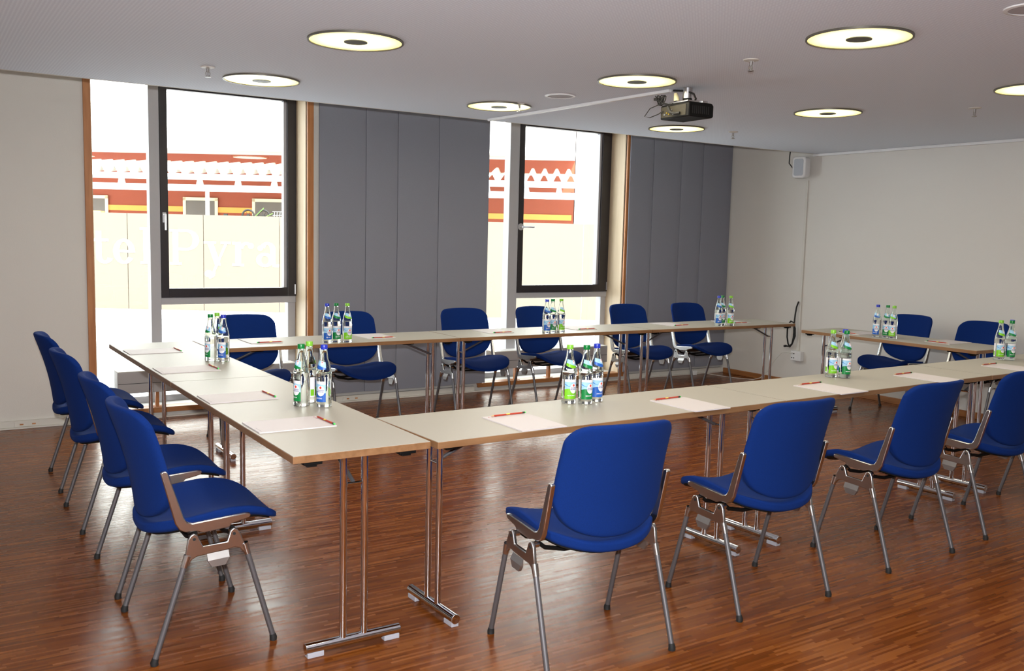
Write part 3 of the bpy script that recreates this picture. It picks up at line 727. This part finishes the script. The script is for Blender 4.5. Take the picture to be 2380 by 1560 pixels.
def make_bottle(kind):
    colr = {'lime': 'lime', 'green': 'green', 'blue': 'blue'}[kind]; word = {'lime': 'NATURELLE', 'green': 'MEDIUM', 'blue': 'SPRITZIG'}[kind]
    r = empty('water_bottle')
    mb = MB(); n = 32
    mb.lathe(PROF + [(.0100, .2435)], n)
    cav = [(r_-.0024, z) for r_, z in PROF if z > .14]; cav = [(.0305, .1405)] + cav[:-1] + [(.0112, .240)]
    k = MB(); k.lathe(cav, n); o_ = len(mb.v); mb.v += k.v; mb.f += [[i+o_ for i in reversed(f)] for f in k.f]; mb.m += k.m
    mb.build('glass_body', 'bottle', r, angle=50)
    mb = MB(); mb.lathe([(.0146, .2438), (.0150, .246), (.0150, .260), (.0140, .2625), (.004, .263)], 28); mb.lathe([(.0152, .2432), (.0156, .2445), (.0152, .2458)], 28); mb.build('cap', 'cap'+kind, r)
    mb = MB()
    p_, f_ = grid2(-.032, .032, lambda s: .023, lambda s: .065+.004*sin(s*5), 22, 2); wrapped(mb, p_, f_, .0003, 0)
    p_, f_ = grid2(-.032, .032, lambda s: .065+.004*sin(s*5), lambda s: .098+.002*sin(s*4+1), 22, 2); wrapped(mb, p_, f_, .0003, 1)
    p_, f_ = grid2(-.032, .032, lambda s: .098+.002*sin(s*4+1), lambda s: .110, 22, 1); wrapped(mb, p_, f_, .0003, 2)
    p_, f_ = grid2(-.032, .002, lambda s: .082+.004*sin(s*4+2), lambda s: .086+.006*sin(s*4+2), 10, 1); wrapped(mb, p_, f_, .0005, 3)
    lb_ = mb.build('front_label', [colr, 'lblue', 'lwhite', 'water'], r)
    mb = MB(); p_, f_ = disc2(.010, .070, .0172, .0225, 26, 4); wrapped(mb, p_, f_, .0007, 0)
    p_, f_ = disc2(.010, .0835, .0048, .0052, 14, 2); wrapped(mb, p_, f_, .0010, 1)
    p_, f_ = grid2(.0062, .0138, lambda s: .084, lambda s: .0845+.0065*(1-abs(2*s-1)), 6, 1); wrapped(mb, p_, f_, .0010, 1)
    mb.build('emblem', ['lwhite', 'flame'], lb_)
    mb = MB()
    for txt, sz, ca, cz, mi in (('FRANKEN', .0066, .010, .0705, 0), ('BRUNNEN', .0066, .010, .0640, 0), (word, .0075, .002, .036, 1)):
        vs, fs = text_mesh(txt, sz); wrapped(mb, [(ca+v[0], cz+v[1]) for v in vs], fs, .0013, mi)
    mb.build('lettering', ['navy', 'lwhite'], lb_)
    mb = MB(); p_, f_ = grid2(-.062, -.040, lambda s: .025, lambda s: .110, 8, 2); wrapped(mb, p_, f_, .0003, 0)
    p_, f_ = grid2(-.060, -.044, lambda s: .030, lambda s: .058, 6, 1); wrapped(mb, p_, f_, .0005, 1); mb.build('back_label', ['lwhite', colr], r)
    mb = MB()
    p_, f_ = grid2(-.030, .034, lambda s: .184-.018*s, lambda s: .200-.010*s, 18, 2); wrapped(mb, p_, f_, .0004, 0)
    p_, f_ = grid2(-.030, .034, lambda s: .172-.011*s-.006*sin(pi*s), lambda s: .184-.018*s+.0001, 18, 2); wrapped(mb, p_, f_, .0004, 1)
    p_, f_ = disc2(.014, .186, .0090, .0095, 18, 3); wrapped(mb, p_, f_, .0008, 2); p_, f_ = disc2(.014, .190, .0028, .0030, 10, 2); wrapped(mb, p_, f_, .0011, 3)
    mb.build('neck_label', ['lblue', colr, 'lwhite', 'flame'], r)
    return r
BOT = [ # kind, x, y, turn (deg, off the direction to the camera), label tail
 ('green', 1.390, 5.247, -62, 'at the far end of the left tables'), ('lime', 1.447, 5.320, 70, "behind two others at the left tables' far end"), ('blue', 1.447, 5.192, -38, 'at the far end of the left tables'),
 ('green', 1.362, 3.727, -62, 'on the left table before the near chairs'), ('lime', 1.425, 3.800, 120, 'on the left table, behind the two others'), ('blue', 1.440, 3.667, -45, 'on the left table before the near chairs'),
 ('blue', 2.308, 5.825, 15, 'on the far row beside the left window'), ('green', 2.378, 5.838, 15, 'on the far row beside the left window'), ('lime', 2.444, 5.806, 15, 'on the far row beside the left window'),
 ('blue', 4.090, 5.820, 22, 'on the far row before the right window'), ('green', 4.166, 5.850, 22, 'on the far row before the right window'), ('lime', 4.246, 5.848, 35, 'on the far row before the right window'),
 ('lime', 2.440, 3.284, 22, 'in the group of three on the near front table'), ('green', 2.502, 3.244, 25, 'in the group of three on the near front table'), ('blue', 2.582, 3.272, 32, 'in the group of three on the near front table'),
 ('blue', 5.948, 5.838, 18, 'on the far row near the corner'), ('green', 6.022, 5.868, 18, 'on the far row near the corner'), ('lime', 6.056, 5.800, 18, 'on the far row near the corner'),
 ('blue', 6.512, 4.640, -25, 'on the right table'), ('green', 6.548, 4.575, -25, 'on the right table'), ('lime', 6.530, 4.505, -25, 'on the right table'),
 ('lime', 4.275, 3.318, 35, 'in the pair before the third chair seen from behind'), ('green', 4.318, 3.262, 32, 'in the pair before the third chair seen from behind'), ('blue', 4.378, 3.318, 32, 'almost hidden behind the green capped one of the front row'),
 ('lime', 6.035, 3.364, 30, 'at the right edge of the photo'), ('green', 6.092, 3.322, 25, 'at the right edge of the photo'), ('blue', 6.160, 3.358, 20, 'almost hidden at the right edge of the photo'),
]
CAPN = {'lime': 'lime green capped', 'green': 'dark green capped', 'blue': 'blue capped'}
proto = {}
for k_, x, y, a, lb in BOT:
    if k_ not in proto: o = proto[k_] = make_bottle(k_)
    else: o = copy_tree(proto[k_])
    base = math.atan2(-y, -x); o.location = (x, y, TH+.0003); o.rotation_euler.z = base + radians(a)
    tag(o, CAPN[k_] + ' glass water bottle ' + lb, 'bottle', 'water bottles on the tables')

# ------------------------------------------------------------------ outdoors (all rotated with the street, not with the room)
YAW = .57549; e1 = Vector((cos(YAW), -sin(YAW), 0)); e2 = Vector((sin(YAW), cos(YAW), 0))
def frame_T(a, D, turn=0):
    p_ = e1*a + e2*D; return p_, -YAW + radians(turn)
def out(name, mats, fn, a, D, turn=0, parent=None, **kw):
    p_, rz = frame_T(a, D, turn); mb = MB(); fn(mb)
    return mb.build(name, mats, parent, loc=(p_.x, p_.y, 0), rotz=rz, **kw)
slab('ground_outside', (-30, YG+.16, -.2), (50, 60, -.1), 'pavers')
# fence with the painted hotel name
fp, frz = frame_T(0, 18.0); fe = tag(empty('painted_fence', (fp.x, fp.y, 0), frz), 'yellow board fence with a white painted hotel name across the street', 'fence')
k0 = -6.014
for k in range(-4, 8):
    a = k0 + k*1.47; mb = MB(); mb.box((a+.006, 0, -.1), (a+1.464, .04, 1.755)); mb.build('fence_panel', 'fence', fe, smooth=False)
mb = MB()
def rct(x0, z0, x1, z1): mb.box((x0, -.012, z0), (x1, -.0005, z1))
def ring(cx, cz, ox, oz, ix, iz, a0=0, a1=360, n=28):
    vs = []; fs = []
    for k in range(n+1):
        a = radians(a0+(a1-a0)*k/n)
        for (rx, rz_) in ((ox, oz), (ix, iz)):
            for yy in (-.012, -.0005): vs.append((cx+rx*cos(a), yy, cz+rz_*sin(a)))
    for k in range(n):
        b = 4*k; fs += [(b, b+4, b+6, b+2), (b+1, b+3, b+7, b+5), (b, b+1, b+5, b+4), (b+2, b+6, b+7, b+3)]
    fs += [(0, 2, 3, 1), (4*n, 4*n+1, 4*n+3, 4*n+2)]
    mb.add(vs, fs)
def quad(p0, p1, w):   # slanted stroke of horizontal width w
    mb.prism([(p0[0], p0[1]), (p0[0]+w, p0[1]), (p1[0]+w, p1[1]), (p1[0], p1[1])], -.012, -.0005, 'y')
B, S, XH, CP = .785, .105, .465, .68      # baseline, stem, x-height, cap height
def sx(px): return (px-1190)/2152*18.0
def st(x, h, foot=True, head=True, w=S):
    rct(x, B, x+w, B+h)
    if foot: rct(x-.06, B, x+w+.06, B+.045)
    if head: rct(x-.06, B+h-.045, x+w*.5, B+h)
def L_o(x): ring(x+.20, B+XH/2, .20, XH/2+.01, .09, XH/2-.045)
def L_t(x): rct(x+.07, B+.10, x+.07+S, B+XH+.15); rct(x, B+XH-.05, x+.31, B+XH); ring(x+.235, B+.13, .165, .14, .06, .085, 180, 340)
def L_e(x): ring(x+.21, B+XH/2, .21, XH/2+.01, .095, XH/2-.045, 0, 325); rct(x+.10, B+XH/2-.02, x+.42, B+XH/2+.025)
def L_l(x): st(x+.06, .70)
def L_P(x):
    st(x+.06, CP); rct(x+.0, B+CP-.045, x+.33, B+CP); rct(x+.16, B+.28, x+.33, B+.325)
    ring(x+.33, B+.28+.2, .24, .20, .12, .155, -90, 90)
def L_H(x): st(x+.06, CP); rct(x, B+CP-.045, x+.22, B+CP); st(x+.46, CP); rct(x+.40, B+CP-.045, x+.62, B+CP); rct(x+.16, B+.31, x+.46, B+.36)
def L_y(x): quad((x+.22, B+.0), (x+.06, B+XH), .11); quad((x+.13, B-.20), (x+.42, B+XH), .05); rct(x, B+XH-.045, x+.24, B+XH); rct(x+.33, B+XH-.045, x+.52, B+XH); ring(x+.09, B-.16, .075, .065, .001, .001); ring(x+.10, B-.15, .12, .10, .06, .06, -90, 20)
def L_r(x): st(x+.06, XH); ring(x+.27, B+XH-.13, .13, .13, .06, .08, 30, 180); ring(x+.36, B+XH-.07, .055, .055, .001, .001)
def L_a(x): rct(x+.28, B+.04, x+.28+S, B+XH-.12); ring(x+.23, B+XH-.13, .155, .14, .05, .09, 0, 165); ring(x+.09, B+XH-.11, .05, .05, .001, .001); ring(x+.18, B+.13, .17, .135, .075, .085, 0, 360); rct(x+.33, B, x+.45, B+.05)
def L_m(x): st(x+.06, XH); st(x+.30, XH, head=False); st(x+.54, XH, head=False); ring(x+.23, B+XH-.13, .16, .13, .07, .08, 20, 170); ring(x+.47, B+XH-.13, .16, .13, .07, .08, 20, 170)
def L_i(x): st(x+.06, XH); ring(x+.11, B+XH+.12, .065, .065, .001, .001)
def L_d(x): ring(x+.19, B+XH/2, .19, XH/2+.01, .085, XH/2-.045); rct(x+.30, B, x+.30+S, B+.70); rct(x+.25, B+.655, x+.35, B+.70); rct(x+.35, B, x+.46, B+.045)
for fn, px in ((L_t, 214), (L_e, 262), (L_l, 325), (L_P, 393), (L_y, 472), (L_r, 538), (L_a, 592)): fn(sx(px))
x_ = sx(592)+.52
for fn, w_ in ((L_m, .76), (L_i, .28), (L_d, .52), (L_e, .47)): fn(x_); x_ += w_
L_o(sx(214)-.46); L_H(sx(214)-1.14)
mb.build('painted_lettering', 'white', fe, smooth=False)
# red building
TURN = -4
bp, brz = frame_T(0, 24.0, TURN); bu = tag(empty('red_building', (bp.x, bp.y, -.1), brz), 'red rendered building with white upper siding behind the fence', 'building')
mb = MB(); mb.box((-22, 0, 0), (1.50, 3, 7)); mb.build('red_wall', 'redwall', bu, smooth=False)
mb = MB(); mb.box((-22, -.02, 2.03), (1.45, -.001, 2.17)); mb.build('orange_band', 'stripe', bu, smooth=False)
mb = MB(); mb.box((-22.2, -1.7, 3.54), (1.50, -.002, 9.5)); mb.build('upper_siding', 'siding', bu, smooth=False)
for px in (180, 447, 614):
    a = (px-1190)/2152*24.0; w_ = .47
    fr = MB(); fr.box((a-w_, -.05, 1.2), (a-w_+.08, -.021, 2.40)); fr.box((a+w_-.08, -.05, 1.2), (a+w_, -.021, 2.40)); fr.box((a-w_, -.05, 2.33), (a+w_, -.021, 2.41)); fr.box((a-w_, -.05, 1.12), (a+w_, -.021, 1.199))
    f_ = fr.build('window', 'paleframe', bu, smooth=False)
    pn = MB(); pn.box((a-w_+.081, -.04, 1.2), (a+w_-.081, -.022, 2.329)); pn.build('pane', 'shade', f_, smooth=False)
# neighbouring white building farther right
np_, nrz = frame_T(0, 24.0, TURN); nb = tag(empty('white_building', (np_.x, np_.y, -.1), nrz), 'overexposed white building right of the red one', 'building')
mb = MB(); mb.box((1.52, 0, 0), (12, 3, 9)); mb.build('wall', 'white', nb, smooth=False)
mb = MB(); mb.box((4.2, -.03, 1.0), (5.2, -.001, 2.2)); mb.build('window', 'shade', nb, smooth=False)
# canopy of corrugated sheet in front of the red building
cp_, crz = frame_T(0, 21.0, -2); ca = tag(empty('canopy', (cp_.x, cp_.y, -.1), crz), 'white canopy with corrugated roof sheets in front of the red building', 'canopy')
mb = MB(); pit = .295; x = -14.; front = []
while x < 2.4:
    front += [(x, 0), (x+pit*.30, 0), (x+pit*.52, .125), (x+pit*.70, .125), (x+pit*.92, 0)]; x += pit
n = len(front)
vs = [(a, -.12, 2.84+z) for a, z in front] + [(a, 2.3, 3.16+z) for a, z in front] + [(a, -.12, 2.825+z) for a, z in front] + [(a, 2.3, 3.145+z) for a, z in front]
fs = [(i, i+1, n+i+1, n+i) for i in range(n-1)] + [(2*n+i+1, 2*n+i, 3*n+i, 3*n+i+1) for i in range(n-1)] + [(2*n+i, 2*n+i+1, i+1, i) for i in range(n-1)]
mb.add(vs, fs); mb.build('roof_sheets', 'roofsheet', ca, smooth=False)
mb = MB(); mb.box((-14, -.10, 2.70), (2.5, -.0, 2.82)); mb.tube([(-14, -.17, 2.75), (2.5, -.17, 2.75)], .07, 12); mb.build('gutter', 'gutter', ca)
mb = MB(); mb.box((-14, -.05, 2.44), (2.5, .10, 2.585)); mb.build('beam', 'white', ca, smooth=False)
for px in (270, 455, 545, 630, 1125, 1215, 1290, 1362, 880, 790, 700, 1000):
    a = (px-1190)/2152*21.0; mb = MB(); mb.prism([(a-.07, 2.586), (a+.07, 2.586), (a+.045, 2.70), (a-.045, 2.70)], -.04, .06, 'y'); mb.build('hanger', 'white', ca, smooth=False)
for px in (472, 655, 1115, 1410, 880, 290-120):
    a = (px-1190)/2152*21.0; mb = MB(); mb.box((a-.035, -.02, 0), (a+.035, .05, 2.439)); mb.build('post', 'white', ca, smooth=False)
# things stored on a bench behind the fence
sp_, srz = frame_T(0, 20.2); bench = tag(empty('storage_bench', (sp_.x, sp_.y, -.1), srz), 'long wooden bench just behind the yellow fence carrying boxes and wheels', 'bench')
mb = MB(); mb.box((-9.6, .0, 1.70), (-4.6, .6, 1.74)); mb.build('board', 'card', bench, smooth=False)
for a in (-9.4, -7.1, -4.8):
    mb = MB(); mb.box((a-.04, .05, 0), (a+.04, .55, 1.699)); mb.build('leg', 'casing', bench, smooth=False)
def ob(name, m, fn, px, lb, cat, grp=None):
    p2, rz2 = frame_T((px-1190)/2152*20.4, 20.4); mb = MB(); fn(mb); o = mb.build(name, m, None, loc=(p2.x, p2.y, 1.6405), rotz=rz2, smooth=True, angle=30)
    return tag(o, lb, cat, grp)
ob('cardboard_box', 'card', lambda m_: (m_.box((-.09, 0, 0), (.09, .2, .19)), m_.box((-.03, -.001, .13), (.02, 0, .17))), 225, 'brown cardboard box behind the fence by the left casing', 'box', 'cardboard boxes behind the fence')
ob('cardboard_box', 'paleframe', lambda m_: (m_.box((-.13, 0, 0), (.13, .25, .12)), m_.box((-.04, -.001, .02), (.06, 0, .05))), 443, 'pale cardboard box behind the fence below a building window', 'box', 'cardboard boxes behind the fence')
ob('folded_board', 'card', lambda m_: m_.prism([(-.12, 0), (.12, 0), (.10, .03), (-.02, .045)], 0, .2, 'y'), 322, 'flat brown board lying behind the fence', 'board')
def tyre(m_):
    m_.tube([(.13*cos(k/16*2*pi), .1, .158+.13*sin(k/16*2*pi)) for k in range(17)], .022, 8); m_.tube([(0, .06, .165), (0, .14, .165)], .03, 10)
    for k in range(6): m_.tube([(0, .1, .165), (.15*cos(k/6*2*pi), .1, .165+.15*sin(k/6*2*pi))], .005, 5)
ob('wheel', 'rubber', tyre, 572, 'black wheel behind the fence, the left one of two', 'wheel', 'black wheels behind the fence')
ob('wheel', 'rubber', tyre, 608, 'black wheel behind the fence, the right one of two', 'wheel', 'black wheels behind the fence')
ob('tool_case', 'rubber', lambda m_: (m_.box((-.24, 0, 0), (.2, .2, .09)), m_.prism([(-.2, .09), (.1, .09), (.05, .14), (-.15, .15)], 0, .18, 'y'), m_.box((-.1, .05, .15), (-.02, .1, .19))), 527, 'low black tool case behind the fence', 'case')
ob('wire_basket', 'gutter', lambda m_: [m_.tube([(x_, .0, 0), (x_+.02, .0, .26)], .006, 5) for x_ in (-.06, .0, .06, .12, .18)] + [m_.tube([(-.08, 0, z_), (.2, 0, z_)], .006, 5) for z_ in (.02, .1, .18, .26)], 640, 'pale wire basket behind the fence near the dark sash', 'basket')
ob('garden_cane', 'leaf', lambda m_: (m_.tube([(-.22, -.06, .010), (.1, -.06, .33)], .008, 6), m_.tube([(-.1, -.08, .010), (.3, -.08, .22)], .008, 6)), 602, 'crossed green canes leaning over the wheels behind the fence', 'cane')
ob('bucket', 'plastic_blue', lambda m_: m_.lathe([(.05, 0), (.062, .09), (.05, .088), (.04, .01)], 16), 248, 'small blue grey bucket beside the cardboard box', 'bucket')
# small leafy bush beside the white building
bp2, _ = frame_T(2.30, 19.5); mb = MB()
for _ in range(420):
    th, ph, rr = random.random()*2*pi, math.acos(2*random.random()-1), random.random()**.4
    c = Vector((.55*rr*sin(ph)*cos(th), .55*rr*sin(ph)*sin(th), 2.7+1.0*rr*cos(ph))); d = Vector((random.uniform(-1, 1), random.uniform(-1, 1), random.uniform(-1, 1))).normalized(); e_ = d.orthogonal().normalized()*.07
    mb.add([c, c+d*.09+e_, c+d*.2, c+d*.09-e_], [(0, 1, 2, 3)])
tr = tag(empty('small_tree', (bp2.x, bp2.y, -.1)), 'small green leafy tree at the right end of the canopy', 'tree'); mb.build('crown', 'leaf', tr, smooth=False)
mb = MB(); mb.tube([(0, 0, 0), (.03, 0, 1.2), (0, 0, 2.5)], [.07, .05, .03], 8); mb.build('trunk', 'casing', tr)

# ------------------------------------------------------------------ light
w = bpy.data.worlds.new('sky'); sc.world = w; w.use_nodes = True
bg = w.node_tree.nodes['Background']; bg.inputs[0].default_value = (.90, .95, 1.0, 1); bg.inputs[1].default_value = 5.6
s = bpy.data.lights.new('sun', 'SUN'); s.energy = 12; s.angle = radians(.6); s.color = (1, .95, .86)
so_ = bpy.data.objects.new('sun', s); COL.objects.link(so_)
so_.rotation_euler = Vector((.25, .72, -.60)).to_track_quat('-Z', 'Y').to_euler()
def portal(x0, x1, z0, z1, y, d):
    l = bpy.data.lights.new('portal', 'AREA'); l.shape = 'RECTANGLE'; l.size = x1-x0; l.size_y = z1-z0; l.cycles.is_portal = True
    o = bpy.data.objects.new('daylight_portal', l); COL.objects.link(o); o.location = ((x0+x1)/2, y, (z0+z1)/2)
    o.rotation_euler = Vector((0, d, 0)).to_track_quat('-Z', 'Z').to_euler()
for a, b in OPN: portal(a, b, ZS, ZO, YG+.14, -1)
# light that the ceiling fittings throw down
for x, y, _ in LAMPS + [(1.8, 2.7, ''), (1.8, 1.2, ''), (3.53, 1.2, ''), (5.35, 1.3, '')]:
    l = bpy.data.lights.new('lamp_light', 'AREA'); l.shape = 'DISK'; l.size = .40; l.energy = 5.5; l.color = (1, .90, .70)
    o = bpy.data.objects.new('lamp_light', l); COL.objects.link(o); o.location = (x, y, ZC-.02)
# the camera's own flash
l = bpy.data.lights.new('flash', 'AREA'); l.shape = 'DISK'; l.size = .06; l.energy = 125; l.color = (1, .99, 1)
o = bpy.data.objects.new('camera_flash', l); COL.objects.link(o); o.location = (-.03, -.03, 1.60)

# ------------------------------------------------------------------ camera
cd = bpy.data.cameras.new('camera'); cam = bpy.data.objects.new('camera', cd); COL.objects.link(cam); sc.camera = cam
yaw, pitch, roll, f = .57549, .10568, -.02432, 2152.55
cd.sensor_fit = 'HORIZONTAL'; cd.sensor_width = 36; cd.lens = 36*f/2380; cd.clip_start = .05; cd.clip_end = 200
fw = Vector((sin(yaw)*cos(pitch), cos(yaw)*cos(pitch), -sin(pitch))); rt = Vector((cos(yaw), -sin(yaw), 0)); dn = fw.cross(rt)
r2 = rt*cos(roll) + dn*sin(roll); d2 = -rt*sin(roll) + dn*cos(roll)
cam.matrix_world = Matrix(((r2.x, -d2.x, -fw.x, 0), (r2.y, -d2.y, -fw.y, 0), (r2.z, -d2.z, -fw.z, 1.47), (0, 0, 0, 1)))
o.rotation_euler = (fw + Vector((0, 0, .10))).to_track_quat('-Z', 'Y').to_euler()

vs_ = sc.view_settings; vs_.view_transform = 'Standard'; vs_.look = 'None'; vs_.gamma = 1; vs_.exposure = 0.48; vs_.use_curve_mapping = False
cy = sc.cycles; cy.max_bounces = 10; cy.diffuse_bounces = 5; cy.glossy_bounces = 5; cy.transmission_bounces = 8; cy.transparent_max_bounces = 12
cy.caustics_reflective = False; cy.caustics_refractive = False; cy.sample_clamp_indirect = 6; cy.use_denoising = True
